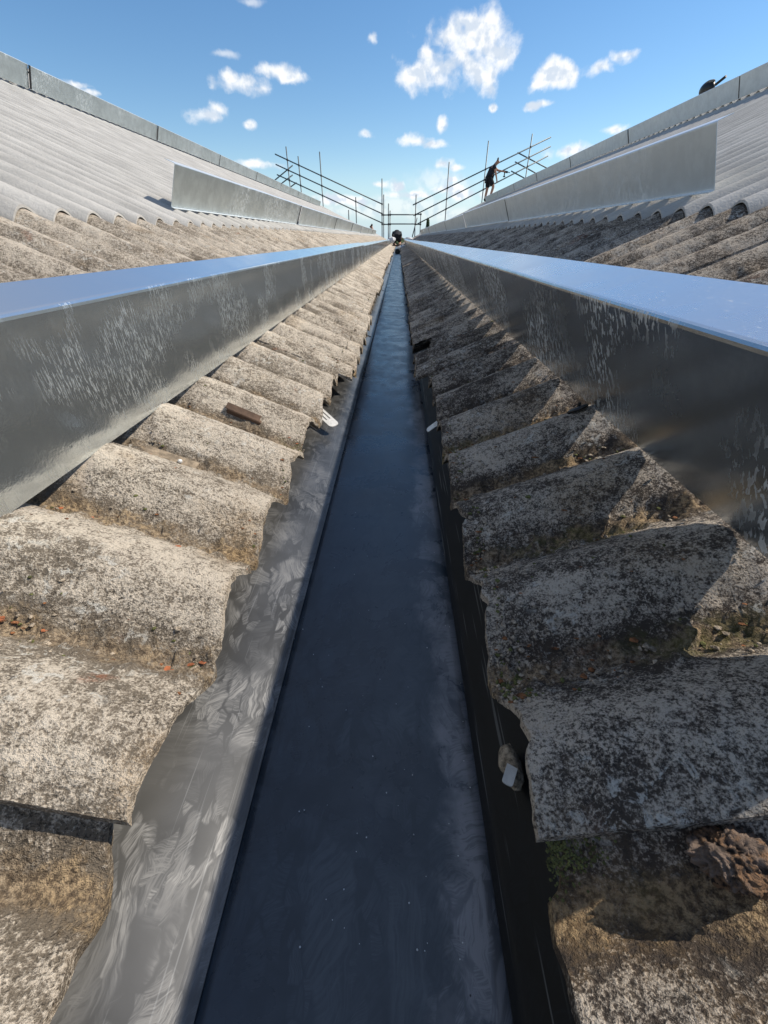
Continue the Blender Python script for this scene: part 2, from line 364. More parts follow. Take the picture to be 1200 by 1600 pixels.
class MB:
    """collects boxes, tubes and lumps in one mesh"""
    def __init__(s): s.v = []; s.f = []
    def _add(s, V, F):
        b = len(s.v); s.v += [tuple(v) for v in V]; s.f += [[b + i for i in f] for f in F]; return s
    def box(s, c, size, rot=None, bev=0.0):
        bm = bmesh.new(); bmesh.ops.create_cube(bm, size=1)
        for v in bm.verts: v.co = Vector((v.co.x * size[0], v.co.y * size[1], v.co.z * size[2]))
        if bev: bmesh.ops.bevel(bm, geom=list(bm.edges), offset=bev, segments=2, affect='EDGES')
        m = Euler(rot).to_matrix() if rot else Matrix.Identity(3)
        V = [m @ v.co + Vector(c) for v in bm.verts]; F = [[v.index for v in f.verts] for f in bm.faces]; bm.free()
        return s._add(V, F)
    def tube(s, a, b, r, n=10, r2=None, wob=0):
        a, b = Vector(a), Vector(b); d = (b - a).normalized(); r2 = r if r2 is None else r2
        u = d.orthogonal().normalized(); w = d.cross(u)
        V = []; 
        for p, q in ((a, r), (b, r2)):
            for i in range(n):
                t = 2 * math.pi * i / n; V.append(p + (u * math.cos(t) + w * math.sin(t)) * q)
        F = [[i, (i + 1) % n, n + (i + 1) % n, n + i] for i in range(n)] + [list(range(n))[::-1], list(range(n, 2 * n))]
        return s._add(V, F)
    def lump(s, c, r, seed=0, rough=0.35, sub=2, sq=(1, 1, 1)):
        bm = bmesh.new(); bmesh.ops.create_icosphere(bm, subdivisions=sub, radius=1)
        P = np.array([v.co[:] for v in bm.verts]); F = [[v.index for v in f.verts] for f in bm.faces]; bm.free()
        k = 1 + rough * 2 * (fbm(P[:, 0] * 1.7 + seed * 9.1, P[:, 1] * 1.7 + seed, P[:, 2] * 1.7 + seed, 3) - 0.5)
        P = P * k[:, None] * r * np.array(sq) + np.array(c)
        return s._add(P, F)
    def poly(s, pts, h):
        """flat outline pts (3d) given thickness h straight down"""
        n = len(pts); V = [Vector(p) for p in pts] + [Vector(p) - Vector((0, 0, h)) for p in pts]
        F = [list(range(n)), list(range(n, 2 * n))[::-1]] + [[i, n + i, n + (i + 1) % n, (i + 1) % n] for i in range(n)]
        return s._add(V, F)
    def build(s, name, mat, parent=None, org=None, smooth=False): return mk(name, s.v, s.f, mat, parent, org, smooth)

# ------------------------------------------------------------------ the roof geometry
SL = 0.415; PITCH = 0.14; PH = 0.127; AMP = 0.0195
EAVE = {1: 0.084, -1: 0.157}
NRM = Vector((-0.383, 0, 0.924))
def crest(a, side): return -0.275 + SL * (a - EAVE[side])
def prof(y):
    c2 = np.cos(np.pi * (y - PH) / PITCH) ** 2; return 2 * (np.sqrt(c2 + 0.02) - 0.1414) / (1.00995 - 0.1414) - 1
Y0S = 0.06; SW = 0.98

def sheet_mesh(side, e, a1, y0, y1, dx, dy, th, lift=0.0, rough=0.0, jag=0.0, nearlift=0.0, hole=None, seed=0, slopeoff=0.0, skew=0.0):
    nx = max(2, int(round((a1 - e) / dx)) + 1); ny = max(2, int(round((y1 - y0) / dy)) + 1)
    t = np.linspace(0, 1, nx) ** 1.25 if rough else np.linspace(0, 1, nx)
    y = np.linspace(y0, y1, ny)
    T, Y = np.meshgrid(t, y, indexing='ij')
    E = e + jag * (2 * (fbm(Y * 9 + seed, Y * 0 + seed * 3.3, 0, 3) - 0.5)) * 1.3
    if jag > 0.002:
        E = E + jag * 0.9 * (fbm(Y * 90, Y * 0 + seed, 0, 4, 0.7) - 0.5)
        E = E + 0.0035 * np.clip(fbm(Y * 38 + 3 * seed, Y * 0, 0, 3) - 0.60, 0, 1) * 8
    if skew: E = E + skew * np.clip(Y, 0, 0.12)
    A = E + (a1 - E) * T
    pr = prof(Y); trough = (1 - pr) / 2
    amp = AMP + (0.0245 - AMP) * np.clip((A - 0.24) / 0.16, 0, 1)
    Z = crest(A, side) + amp * (pr - 1) + lift + slopeoff * (A - e)
    if nearlift: Z = Z + nearlift * np.clip(1 - (Y - y0) / 0.12, 0, 1) ** 2
    Zb = Z - th
    if rough:
        lk = 0.15 if y0 < 0 else 1.0
        mott = (fbm(A * 60 + 3.1 * seed, Y * 60, 0, 4) - 0.5) * 0.0045 * rough
        mott += (fbm(A * 260, Y * 260 + seed, 0, 2) - 0.5) * 0.0016 * rough
        lump = np.clip(fbm(A * 44 + seed, Y * 44, 0, 5, 0.65) - 0.46, 0, 1) * 0.045 * lk * rough * np.clip((trough - 0.45) * 2, 0, 1)
        Z = Z + mott + lump + (fbm(A * 7, Y * 7 + seed, 0, 2) - 0.5) * 0.004
    X = A * side
    top = np.stack([X, Y, Z], -1).reshape(-1, 3); bot = np.stack([X, Y, Zb], -1).reshape(-1, 3)
    N = nx * ny
    idx = np.arange(N).reshape(nx, ny)
    q = np.stack([idx[:-1, :-1], idx[1:, :-1], idx[1:, 1:], idx[:-1, 1:]], -1).reshape(-1, 4)
    if hole is not None:
        ca = ((A[:-1, :-1] + A[1:, 1:]) / 2).reshape(-1); cy = ((Y[:-1, :-1] + Y[1:, 1:]) / 2).reshape(-1)
        q = q[~hole(ca, cy)]
    qb = q[:, ::-1] + N
    V = [top, bot]; walls = []
    base = 2 * N
    for line in (idx[0, :], idx[-1, ::-1], idx[::-1, 0], idx[:, -1]):
        L = len(line); V += [top[line], bot[line]]
        i = np.arange(L - 1)
        walls.append(np.stack([base + i, base + i + 1, base + L + i + 1, base + L + i], -1)); base += 2 * L
    Fs = np.concatenate([q, qb] + walls)
    if side < 0: Fs = Fs[:, ::-1]
    VV = np.concatenate(V)
    pv = prof(VV[:, 1])
    return VV, Fs, len(q) * 2, (1 - pv) / 2

def sheet(name, parent, mat, **kw):
    V, F, ns, tr = sheet_mesh(**kw)
    o0 = parent['_org']
    me = D.meshes.new(name)
    me.vertices.add(len(V)); me.vertices.foreach_set('co', (V - np.array(o0)).astype('f').ravel())
    me.loops.add(len(F) * 4); me.loops.foreach_set('vertex_index', F.astype('i').ravel())
    me.polygons.add(len(F)); me.polygons.foreach_set('loop_start', (np.arange(len(F)) * 4).astype('i'))
    me.polygons.foreach_set('loop_total', np.full(len(F), 4, dtype='i'))
    s = np.ones(len(F), bool); s[ns:] = False; me.polygons.foreach_set('use_smooth', s)
    me.update(calc_edges=True); me.validate()
    at = me.attributes.new('trough', 'FLOAT', 'POINT'); at.data.foreach_set('value', tr.astype('f'))
    return link(name, me, mat, parent)

NSH = 28                                    # sheets of 0.98 m along the valley
YEND = Y0S + SW * NSH
roofs = {}
RIDGE = {1: 7.2, -1: 6.25}
for side, lab in ((1, 'factory building with corrugated cement roof sloping down from the right, dark weathered eaves sheets'),
                  (-1, 'factory building with corrugated cement roof sloping down from the left, sunlit weathered eaves sheets')):
    b = thing('factory_building', (side * 4.0, 12.0, -OZ), lab, 'building')
    roofs[side] = b
    rnd = random.Random(11 + side)
    eaves = {}
    for k in range(-1, NSH):
        y0 = Y0S + SW * k; y1 = y0 + SW
        if k <= 1:   dx, dy, rough = 0.0042, 0.0045, 1.0
        elif k <= 3: dx, dy, rough = 0.009, 0.008, 0.9
        elif k <= 8: dx, dy, rough = 0.03, 0.011, 0.7
        else:        dx, dy, rough = 0.09, 0.0125, 0.0
        if side == 1: e = {-1: 0.086, 0: 0.0845, 1: 0.052, 2: 0.060, 3: 0.055}.get(k, 0.058 + rnd.uniform(-0.008, 0.01))
        else: e = {-1: 0.155, 0: 0.155, 1: 0.118, 2: 0.137, 3: 0.126, 4: 0.142}.get(k, 0.137 + rnd.uniform(-0.014, 0.014))
        hole = None
        if side == 1 and k == 1:
            hole = lambda a, y: (((a - 0.062) / 0.05) ** 2 + ((y - (1.352 + (a - 0.06) * 0.35)) / (0.034 + 0.006 * np.sin(a * 260))) ** 2) < 1
        lift = {(-1, 0): 0.003, (-1, -1): -0.005, (1, -1): -0.004}.get((side, k), rnd.uniform(-0.0008, 0.0008))
        sheet('weathered_sheet', b, M['old_sun'] if side < 0 else M['old_shade'], side=side, e=e, a1=1.16, y0=y0 + 0.024, y1=y1 + 0.035,
              dx=dx, dy=dy, th=0.0075, lift=lift, rough=rough, jag=0.0035 if k > 0 or side > 0 else 0.006, nearlift={-1: 0, 0: 0.0095, 1: 0.003}.get(k, 0.002), hole=hole, seed=k * 7.3 + side * 3, skew=0 if k >= 0 else (0.22 if side < 0 else 0.13))
    for k in range(-1, NSH):
        y0 = Y0S + SW * k; y1 = y0 + SW
        j = rnd.uniform(-0.012, 0.012)
        fine = k < 5
        a0 = (0.925 if side > 0 else 0.965) + j
        sheet('pale_sheet', b, M['pale'], side=side, e=a0, a1=3.95, y0=y0 - 0.02, y1=y1 + 0.003, dx=0.1 if fine else 0.5, dy=0.007 if fine else 0.0125, th=0.0065, lift=0.011 + rnd.uniform(0, 0.003), nearlift=0.007, seed=k)
    for k in range(-1, NSH):
        y0 = Y0S + SW * k; y1 = y0 + SW
        sheet('upper_sheet', b, M['pale'], side=side, e=3.8, a1=RIDGE[side] - 0.02, y0=y0 - 0.02, y1=y1 + 0.003, dx=1.2, dy=0.0175, th=0.0065, lift=0.03 + rnd.uniform(0, 0.002), nearlift=0.006)
    rd = RIDGE[side]; zr = crest(rd, side)
    # far slope, ridge capping, walls
    m = MB(); m.box((side * (rd + 3.6), (YEND - 1) / 2, zr - 1.52), (7.8, YEND + 1, 0.02), rot=(0, side * math.atan(SL), 0)); m.build('far_slope', M['pale'], b)
    m = MB()
    for sg in (-1, 1): m.box((side * rd + sg * 0.12, (YEND - 1) / 2, zr + 0.05 - 0.04), (0.3, YEND + 0.9, 0.012), rot=(0, sg * math.atan(SL), 0))
    m.build('ridge_capping', M['pale'], b)
    a_in = 0.42; a_out = rd * 2 - 0.3
    for yy, nm in ((YEND - 0.15, 'gable_wall'), (-1.0, 'gable_wall')):
        m = MB(); pts = []
        V = [(side * a_in, -OZ), (side * a_in, crest(a_in, side) - 0.09), (side * rd, zr - 0.09), (side * a_out, crest(2 * rd - a_out, side) - 0.09), (side * a_out, -OZ)]
        vv = [(x, yy, z) for x, z in V] + [(x, yy - 0.2, z) for x, z in V]
        m._add(vv, [[0, 1, 2, 3, 4], [9, 8, 7, 6, 5]] + [[i, 5 + i, 5 + (i + 1) % 5, (i + 1) % 5] for i in range(5)])
        m.build(nm, M['wall'], b)
    m = MB(); m.box((side * (a_in + 0.1), (YEND - 1.3) / 2, (-OZ + crest(a_in, side) - 0.12) / 2), (0.18, YEND + 0.4, OZ + crest(a_in, side) - 0.14)); m.build('side_wall', M['wall'], b)
    m = MB(); m.box((side * (a_out - 0.1), (YEND - 1.3) / 2, (-OZ + crest(2 * rd - a_out, side) - 0.12) / 2), (0.18, YEND + 0.4, OZ + crest(2 * rd - a_out, side) - 0.14)); m.build('side_wall', M['wall'], b)

# ------------------------------------------------------------------ gutter
def extrude(poly, ys, wob=0.0, seed=0, closed_end=True):
    """poly: closed list of (x,z); swept along ys"""
    n = len(poly); V = []; F = []
    P = np.array(poly)
    for i, y in enumerate(ys):
        w = wob * (fbm(np.array([y * 1.3 + seed]), np.array([seed * 1.7]), 0, 3)[0] - 0.5) * 2
        for j in range(n): V.append((P[j, 0] + w, y, P[j, 1] + w * 0.3))
    for i in range(len(ys) - 1):
        for j in range(n):
            a = i * n + j; b = i * n + (j + 1) % n; F.append([a, b, b + n, a + n])
    F.append(list(range(n))[::-1]); F.append([(len(ys) - 1) * n + j for j in range(n)])
    return V, F
def strip_poly(pts, th):
    """give an open polyline a thickness"""
    P = [Vector(p) for p in pts]; L = []; Rr = []
    for i, p in enumerate(P):
        if i == 0: d = (P[1] - P[0]).normalized(); n = Vector((-d.y, d.x)); k = 1
        elif i == len(P) - 1: d = (P[-1] - P[-2]).normalized(); n = Vector((-d.y, d.x)); k = 1
        else:
            d1 = (P[i] - P[i - 1]).normalized(); d2 = (P[i + 1] - P[i]).normalized()
            n = (Vector((-d1.y, d1.x)) + Vector((-d2.y, d2.x))).normalized(); k = 1 / max(0.4, n.dot(Vector((-d1.y, d1.x))))
        L.append(p + n * th / 2 * k); Rr.append(p - n * th / 2 * k)
    return [tuple(p) for p in L] + [tuple(p) for p in Rr[::-1]]
def roundc(pts, r, seg=4):
    out = [pts[0]]
    for i in range(1, len(pts) - 1):
        a, p, b = Vector(pts[i - 1]), Vector(pts[i]), Vector(pts[i + 1])
        u = (a - p).normalized() * r; v = (b - p).normalized() * r
        for k in range(seg + 1):
            t = k / seg; out.append(tuple((p + u) * (1 - t) ** 2 + p * 2 * t * (1 - t) + (p + v) * t * t))
    out.append(pts[-1]); return out

g = thing('valley_gutter', (-0.02, 0.0, -0.43), 'dark lined valley gutter running between the two roofs with scuffed grey sides', 'gutter')
YS = list(np.linspace(-0.95, 3, 80)) + list(np.linspace(3.2, YEND - 0.2, 60))
def soft(ys, x0, x1, z, nx, seed, amp):
    V = []; F = []
    xs = np.linspace(x0, x1, nx); YY, XX = np.meshgrid(np.array(ys), xs, indexing='ij')
    ed = np.minimum(XX - x0, x1 - XX) / (x1 - x0)
    ZZ = z + amp * (fbm(XX * 8 + seed, YY * 5, 0, 3) - 0.5) * np.clip(ed * 6, 0, 1)
    V = np.stack([XX, YY, ZZ], -1).reshape(-1, 3); n = len(ys)
    id_ = np.arange(n * nx).reshape(n, nx)
    F = np.stack([id_[:-1, :-1], id_[:-1, 1:], id_[1:, 1:], id_[1:, :-1]], -1).reshape(-1, 4)
    return V, F
V, F = soft(YS, -0.125, 0.084, -0.40, 16, 1, 0.006); o = mk('sole_lining', V, F, M['sole'], g)
sm = o.modifiers.new('Solidify', 'SOLIDIFY'); sm.thickness = 0.003; sm.offset = -1
# left side: fold, long sloping upstand under the sheets;  right side: steeper, in shade
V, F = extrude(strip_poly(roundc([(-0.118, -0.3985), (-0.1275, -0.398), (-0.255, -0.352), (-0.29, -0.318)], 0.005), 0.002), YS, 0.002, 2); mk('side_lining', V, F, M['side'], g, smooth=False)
V, F = extrude(strip_poly(roundc([(0.079, -0.3985), (0.086, -0.396), (0.135, -0.352), (0.17, -0.325)], 0.004), 0.002), YS, 0.002, 5); o = mk('side_lining', V, F, M['side_shade'], g, smooth=False)
# laps in the lining
for y in (2.05, 4.1, 6.2, 8.3, 10.4, 12.5):
    m = MB(); m.box((-0.19, y + 0.04, -0.3725), (0.136, 0.03, 0.002), rot=(0, math.atan(0.36), 0)); m.build('lap_joint', M['side'], g)
m = MB(); m.box((-0.02, (YEND - 1) / 2, -0.47), (0.6, YEND + 0.8, 0.05)); m.build('bearer_board', M['dark_timber'], g)

# ------------------------------------------------------------------ flashing panels (folded Z sections)
def zpanel(side, a, z, h, lip, fl, y0, y1, mat, label, group, org=None, upright=False, th=0.0016, wob=0.002, seed=0, skew=0.0, gap_strip=False):
    n = Vector((0.0, 1.0)) if upright else Vector((-0.383, 0.924)); t = Vector((0.924, 0.383))
    B = Vector((a, z)); T = B + n * h
    pts = [tuple(B - t * lip + Vector((0, 0)))] if lip > 0 else []
    if lip < 0: pts = [tuple(B - t * lip)]
    pts += [tuple(B), tuple(T), tuple(T + t * fl)]
    pts = roundc(pts, 0.004, 3)
    pts = [(side * p[0], p[1]) for p in pts]
    ny = max(6, int((y1 - y0) / 0.12)); ys = list(np.linspace(y0, y1, ny))
    V, F = extrude(strip_poly(pts, th), ys, wob, seed)
    V = [(x + skew * (y - y0) * side, y, zz) for x, y, zz in V]
    o = mk('flashing_panel', V, F, mat, org=(side * a, (y0 + y1) / 2, z), smooth=False)
    bm = bmesh.new(); bm.from_mesh(o.data); bmesh.ops.recalc_face_normals(bm, faces=bm.faces); bm.to_mesh(o.data); bm.free()
    if gap_strip:  # black strip standing in for the dark gap between panels
        e0 = [(side * p[0], p[1]) for p in roundc([tuple(B + n * 0.002 - t * 0.0035), tuple(T - n * 0.003 - t * 0.0035)], 0.001)]
        V, F = extrude(strip_poly(e0, 0.005), [y1 - 0.004, y1 + 0.018]); c_ = mk('joint_gap_strip', V, F, M['black'], o, smooth=False)
        bm = bmesh.new(); bm.from_mesh(c_.data); bmesh.ops.recalc_face_normals(bm, faces=bm.faces); bm.to_mesh(c_.data); bm.free()
    return tag(o, label, 'flashing', group)
GL = 'flashing panels'
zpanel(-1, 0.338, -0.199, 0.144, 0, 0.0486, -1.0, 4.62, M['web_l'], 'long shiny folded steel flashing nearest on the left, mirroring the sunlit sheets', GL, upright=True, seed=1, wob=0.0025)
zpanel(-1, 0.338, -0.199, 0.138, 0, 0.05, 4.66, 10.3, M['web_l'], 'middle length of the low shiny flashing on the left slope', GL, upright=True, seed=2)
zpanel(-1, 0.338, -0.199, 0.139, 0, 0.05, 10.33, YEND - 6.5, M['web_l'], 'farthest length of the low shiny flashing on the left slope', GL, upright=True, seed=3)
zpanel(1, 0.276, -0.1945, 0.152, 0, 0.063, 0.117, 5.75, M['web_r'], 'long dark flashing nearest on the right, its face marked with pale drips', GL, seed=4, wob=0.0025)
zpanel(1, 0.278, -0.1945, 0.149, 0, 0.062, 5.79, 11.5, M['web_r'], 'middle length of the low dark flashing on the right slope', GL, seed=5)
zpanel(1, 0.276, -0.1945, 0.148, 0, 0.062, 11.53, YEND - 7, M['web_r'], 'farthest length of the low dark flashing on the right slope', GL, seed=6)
ordn = ['nearest', 'second', 'third', 'fourth', 'fifth', 'sixth', 'seventh', 'eighth', 'ninth', 'tenth']
def row(side, a, y, L, h, lip, fl, n, dz, mat, where, rs, first=None):
    rr = random.Random(rs)
    for i in range(n):
        l = first if (first and i == 0) else L + rr.uniform(-0.04, 0.04)
        aa = a + rr.uniform(-0.012, 0.012)
        zpanel(side, aa, crest(aa, side) + dz + rr.uniform(0, 0.004), h + rr.uniform(-0.004, 0.004), lip, fl, y, y + l - 0.014, mat,
               '%s grey steel panel from the camera in the %s' % (ordn[i], where), 'row of steel panels, ' + where, seed=rs + i, skew=rr.uniform(-0.002, 0.002), gap_strip=i < n - 1)
        y += l
row(-1, 1.08, 2.34, 2.85, 0.168, 0.016, 0.045, 7, 0.012, M['panel'], 'lower row on the left slope', 3)
row(1, 1.035, 1.69, 2.94, 0.180, 0.016, 0.045, 7, 0.011, M['panel_r'], 'lower row on the right slope', 4)
row(-1, 3.66, 0.2, 2.49, 0.178, -0.03, 0.075, 8, 0.028, M['panel'], 'upper row on the left slope', 5, first=5.3)
row(1, 3.74, 0.3, 2.6, 0.192, -0.03, 0.06, 7, 0.026, M['panel_r'], 'upper row on the right slope', 6, first=6.05)

# ------------------------------------------------------------------ scaffold
YS_ = 28.6
sc = thing('scaffold', (0, YS_, -OZ), 'grey tube scaffold with guard rails following both roof slopes at the far end', 'scaffold')
def tube(a, b, nm, y=0.0, r=0.029, mat='tube'):
    m = MB(); m.tube((a[0], YS_ + y, a[1]), (b[0], YS_ + y, b[1]), r, 8); return m.build(nm, M[mat], sc, smooth=True)
rails = [((-6.79, 3.75), (-0.98, 1.593)), ((-6.82, 3.329), (-0.98, 1.155)), ((-6.815, 2.898), (-0.98, 0.722)),
         ((0.77, 1.547), (7.89, 4.36)), ((0.827, 1.064), (7.96, 3.997)), ((0.99, 0.64), (7.909, 3.62)),
         ((-0.614, 1.11), (0.972, 1.108)), ((-0.612, 0.676), (1.178, 0.675)), ((-0.984, 1.096), (-0.466, 1.095)), ((-0.984, 0.66), (-0.466, 0.655)),
         ((0.93, 1.12), (1.28, 1.13)), ((0.93, 0.66), (1.28, 0.655))]
back = [((6.284, 3.775), (8.4, 2.98)), ((6.218, 3.4), (8.4, 2.55)), ((6.082, 3.019), (8.4, 2.12)),
        ((-5.903, 3.299), (-7.6, 2.32)), ((-5.957, 2.895), (-7.6, 2.0)), ((-5.784, 2.565), (-7.6, 1.6))]
posts = [(-6.158, 4.057), (-5.55, 3.667), (-4.36, 3.844), (-2.915, 1.334), (-2.48, 1.912), (-0.984, 2.717), (-0.888, 2.022), (-0.613, 1.621), (-0.519, 1.301),
         (0.943, 2.018), (1.25, 1.181), (2.668, 3.4), (4.667, 4.237), (6.912, 4.499)]
for a, b in rails: tube(a, b, 'guard_rail', -0.05)
for a, b in back: tube(a, b, 'guard_rail', 0.06)
for x, z in posts:
    tube((x, -OZ), (x, z), 'post', 0.0)
tube((1.052, 0.975), (0.80, 0.05), 'brace', 0.1)
m = MB()
def railz(a, b, x): return a[1] + (b[1] - a[1]) * (x - a[0]) / (b[0] - a[0])
for x, z in posts:
    for a, b in rails:
        if min(a[0], b[0]) - 0.02 <= x <= max(a[0], b[0]) + 0.02:
            zz = railz(a, b, x)
            if zz < z: 
                c = MB(); c.box((x, YS_ - 0.026, zz), (0.095, 0.11, 0.085), bev=0.015); c.build('coupler', M['coupler'], sc)
m = MB(); m.box((0, YS_ + 0.5, -0.62), (15.6, 0.9, 0.045)); m.build('deck', M['timber'], sc)
m = MB(); m.box((0, YS_ - 0.02 + 0.08, -0.45), (15.2, 0.035, 0.22)); m.build('toe_board', M['timber'], sc)

# ------------------------------------------------------------------ clips, fixings, scraps
def clip(c, ang, tilt, L, W, label, slots=True, zs=0.0):
    """flat strap with rounded end and two long slots"""
    m = MB(); u = Vector((math.cos(ang), math.sin(ang), 0)); v = Vector((-math.sin(ang), math.cos(ang), 0))
    u = Vector((u.x * math.cos(tilt), u.y * math.cos(tilt), -math.sin(tilt)))
    th = 0.0015; c = Vector(c)
    def bar(l0, l1, w0, w1):
        P = [c + u * l0 + v * w0, c + u * l1 + v * w0, c + u * l1 + v * w1, c + u * l0 + v * w1]; m.poly([tuple(p) for p in P], th)
    s = W / 2
    if slots:
        bar(0, L * 0.6, -s, -s * 0.5); bar(0, L * 0.6, -s * 0.25, s * 0.25); bar(0, L * 0.6, s * 0.5, s); bar(L * 0.6, L * 0.75, -s, s)
    else: bar(0, L * 0.75, -s, s)
    P = [c + u * L * 0.75 + v * -s]
    for k in range(7):
        t = -math.pi / 2 + math.pi * k / 6; P.append(c + u * (L * 0.86 + L * 0.14 * math.cos(t)) + v * s * (math.copysign(min(1, abs(math.sin(t)) ** 0.6), math.sin(t))))
    P.append(c + u * L * 0.75 + v * s); m.poly([tuple(p) for p in P], th)
    return tag(m.build('strap_clip', M['clip'], org=tuple(c)), label, 'clip')
clip((-0.186, 0.915, -0.338), R_(-38), R_(24), 0.062, 0.029, 'white slotted metal clip poking out from under the sunlit left sheets')
clip((0.112, 0.868, -0.335), R_(180 + 5), R_(38), 0.05, 0.022, 'pale slotted metal clip poking out from under the dark right sheets')
clip((0.099, 0.150, -0.350), R_(180 + 62), R_(20), 0.014, 0.0085, 'small bent pale clip end in the dark gap beside the near right sheets', slots=False)
# mastic lump behind the small clip
m = MB(); m.lump((0.101, 0.155, -0.362), 0.011, 3, 0.5, 3, (0.8, 1.5, 0.8)); tag(m.build('mortar_lump', M['crumb'], org=(0.101, 0.155, -0.373), smooth=True), 'small grey lump of mortar behind the bent clip on the right lining', 'debris')

def surf(a, y, side, lift=0.0):
    return Vector((a * side, y, crest(a, side) + AMP * (float(prof(np.array(y))) - 1) + lift))
# fallen strips on the left sheets
m = MB(); m.box(surf(0.258, 0.640, -1, 0.004), (0.058, 0.007, 0.012), rot=(0.15, math.atan(SL) + 0.03, -0.02), bev=0.001)
m.box(surf(0.258, 0.643, -1, 0.010), (0.058, 0.012, 0.002), rot=(0.5, math.atan(SL) + 0.03, -0.02))
tag(m.build('slate_wedge', M['dark_timber'], org=tuple(surf(0.258, 0.64, -1))), 'dark narrow wedge lodged on a crest of the left weathered sheet', 'wedge')
m = MB(); m.box(surf(0.297, 0.463, -1, 0.005), (0.066, 0.022, 0.0035), rot=(0.25, math.atan(SL) + 0.02, 0.05), bev=0.0008)
M['oldwood'] = mat_plain('weathered wood', (0.24, 0.19, 0.135), 0.9, 0, 0.4, 90)
b_ = m.build('flat_batten', M['oldwood'], org=tuple(surf(0.297, 0.463, -1))); tag(b_, 'short flat brown batten lying in a trough beside the left flashing', 'batten')
m = MB(); m.lump(tuple(surf(0.285, 0.463, -1, 0.008)), 0.0032, 2, 0.1, 2); m.build('nail_head', M['clip'], b_)
m = MB()
for i in range(7):
    t = i / 6; m.lump(tuple(surf(0.245 - 0.042 * t, 0.104 - 0.014 * t, -1, 0.008 - 0.004 * t)), 0.0065 - 0.001 * i * 0.4, i, 0.4, 2, (1.0, 0.55, 0.4))
tag(m.build('cement_sliver', M['clip'], org=tuple(surf(0.23, 0.098, -1)), smooth=True), 'pale curled sliver lying over the crack between the nearest left sheets', 'debris')
# black rubber washer by the dark flashing
m = MB(); c = surf(0.259, 0.558, 1, 0.001)
pr_ = []
for i in range(24):
    t = 2 * math.pi * i / 24
    for r, z in ((0.013, 0), (0.0115, 0.0045), (0.0045, 0.006), (0.0035, 0.001)):
        pr_.append((c.x + r * math.cos(t), c.y + r * math.sin(t), c.z + z - 0.45 * r * math.sin(t) + 0.5 * r * math.cos(t)))
F = []
for i in range(24):
    for j in range(4): F.append([i * 4 + j, ((i + 1) % 24) * 4 + j, ((i + 1) % 24) * 4 + (j + 1) % 4, i * 4 + (j + 1) % 4])
w = mk('rubber_washer', pr_, F, M['black'], org=tuple(c)); tag(w, 'black ribbed rubber washer in the lit strip beside the dark flashing', 'washer')
m = MB(); m.tube(c - Vector((0, 0, 0.004)), c + Vector((0.001, 0, 0.012)), 0.0022, 8); m.build('bolt', M['black'], w)
# rusty flaking clod at the near right
c = Vector((0.178, 0.072, -0.262))
bm = bmesh.new(); bmesh.ops.create_icosphere(bm, subdivisions=6, radius=1)
P = np.array([v.co[:] for v in bm.verts]); F = [[v.index for v in f.verts] for f in bm.faces]; bm.free()
k = 1 + 0.9 * (fbm(P[:, 0] * 2.1 + 4, P[:, 1] * 2.1, P[:, 2] * 2.1, 4, 0.6) - 0.5)
d = P[:, 0] * 0.7 - P[:, 1] * 0.3 + P[:, 2] * 0.9
k += 0.10 * (np.abs(fr(d * 4.2 + 1.3 * fbm(P[:, 0] * 3, P[:, 1] * 3, P[:, 2] * 3, 3)) - 0.5) * 2 - 0.5)
k += 0.35 * (fbm(P[:, 0] * 8, P[:, 1] * 8, P[:, 2] * 8, 4, 0.6) - 0.5)
P = P * k[:, None] * np.array((0.020, 0.014, 0.012)) + np.array(c)
def mat_clod():
    m, n, p = newmat('flaking rust'); q = pos(n)
    a = n.noise(q, 130, 6, 0.7, 0.8); b2 = n.noise(q, 60, 4, 0.6)
    cc = n.mix(n.mapr(a, 0.42, 0.56), (0.022, 0.015, 0.012), (0.24, 0.135, 0.07))
    cc = n.mix(n.mapr(b2, 0.5, 0.6), cc, (0.20, 0.145, 0.11)); n.put(p.inputs['Base Color'], cc); p.inputs['Roughness'].default_value = 0.9
    bump(n, p, a, 0.006); return m
M['clod'] = mat_clod()
tag(mk('rust_clod', P, F, M['clod'], org=tuple(c)), 'flaking rusty clod sitting in a trough of the near right sheet', 'debris')

# crumbs, moss and grit gathered in the troughs and along the eaves
def scatter(name, mat, n, seed, rmin, rmax, label, sides, sq=(1, 1, 0.6), ymax=2.6, eave=0.35, tr=0.6):
    rr = random.Random(seed); m = MB()
    for i in range(n):
        side = rr.choice(sides); y = 0.17 + (ymax) * rr.random() ** 1.8
        if rr.random() < tr:
            kk = round((y - PH - PITCH / 2) / PITCH); y = max(0.15, PH + PITCH / 2 + kk * PITCH + rr.gauss(0, 0.014))
        e = EAVE[side]; a = e + rr.random() * (0.33 - e + 0.02)
        if rr.random() < eave: a = e + abs(rr.gauss(0, 0.01)) + 0.006
        if y > 1.03 and side < 0 : a -= 0.02
        r = rr.uniform(rmin, rmax) * (1 + 0.5 * rr.random() ** 4)
        m.lump(tuple(surf(max(a, e + 0.003), y, side, r * 0.15 + 0.001)), r, rr.random() * 50, 0.7, 1, (sq[0] * rr.uniform(0.7, 1.5), sq[1] * rr.uniform(0.7, 1.4), sq[2]))
    o = m.build(name, M[mat], org=(0, 1.0, -0.3)); return tag(o, label, 'debris', kind='stuff')
scatter('cement_crumbs', 'crumb', 2600, 3, 0.0006, 0.0022, 'loose cement crumbs and grit in the troughs of the weathered sheets', (1, -1))
scatter('moss_tufts', 'moss', 900, 5, 0.0007, 0.0022, 'small tufts of moss along the sheet ends and troughs', (1, -1), eave=0.6)
scatter('rust_flakes', 'rust', 700, 9, 0.0006, 0.0022, 'dark rust flakes and bark scraps in the troughs', (1, -1), sq=(1.4, 0.8, 0.35))
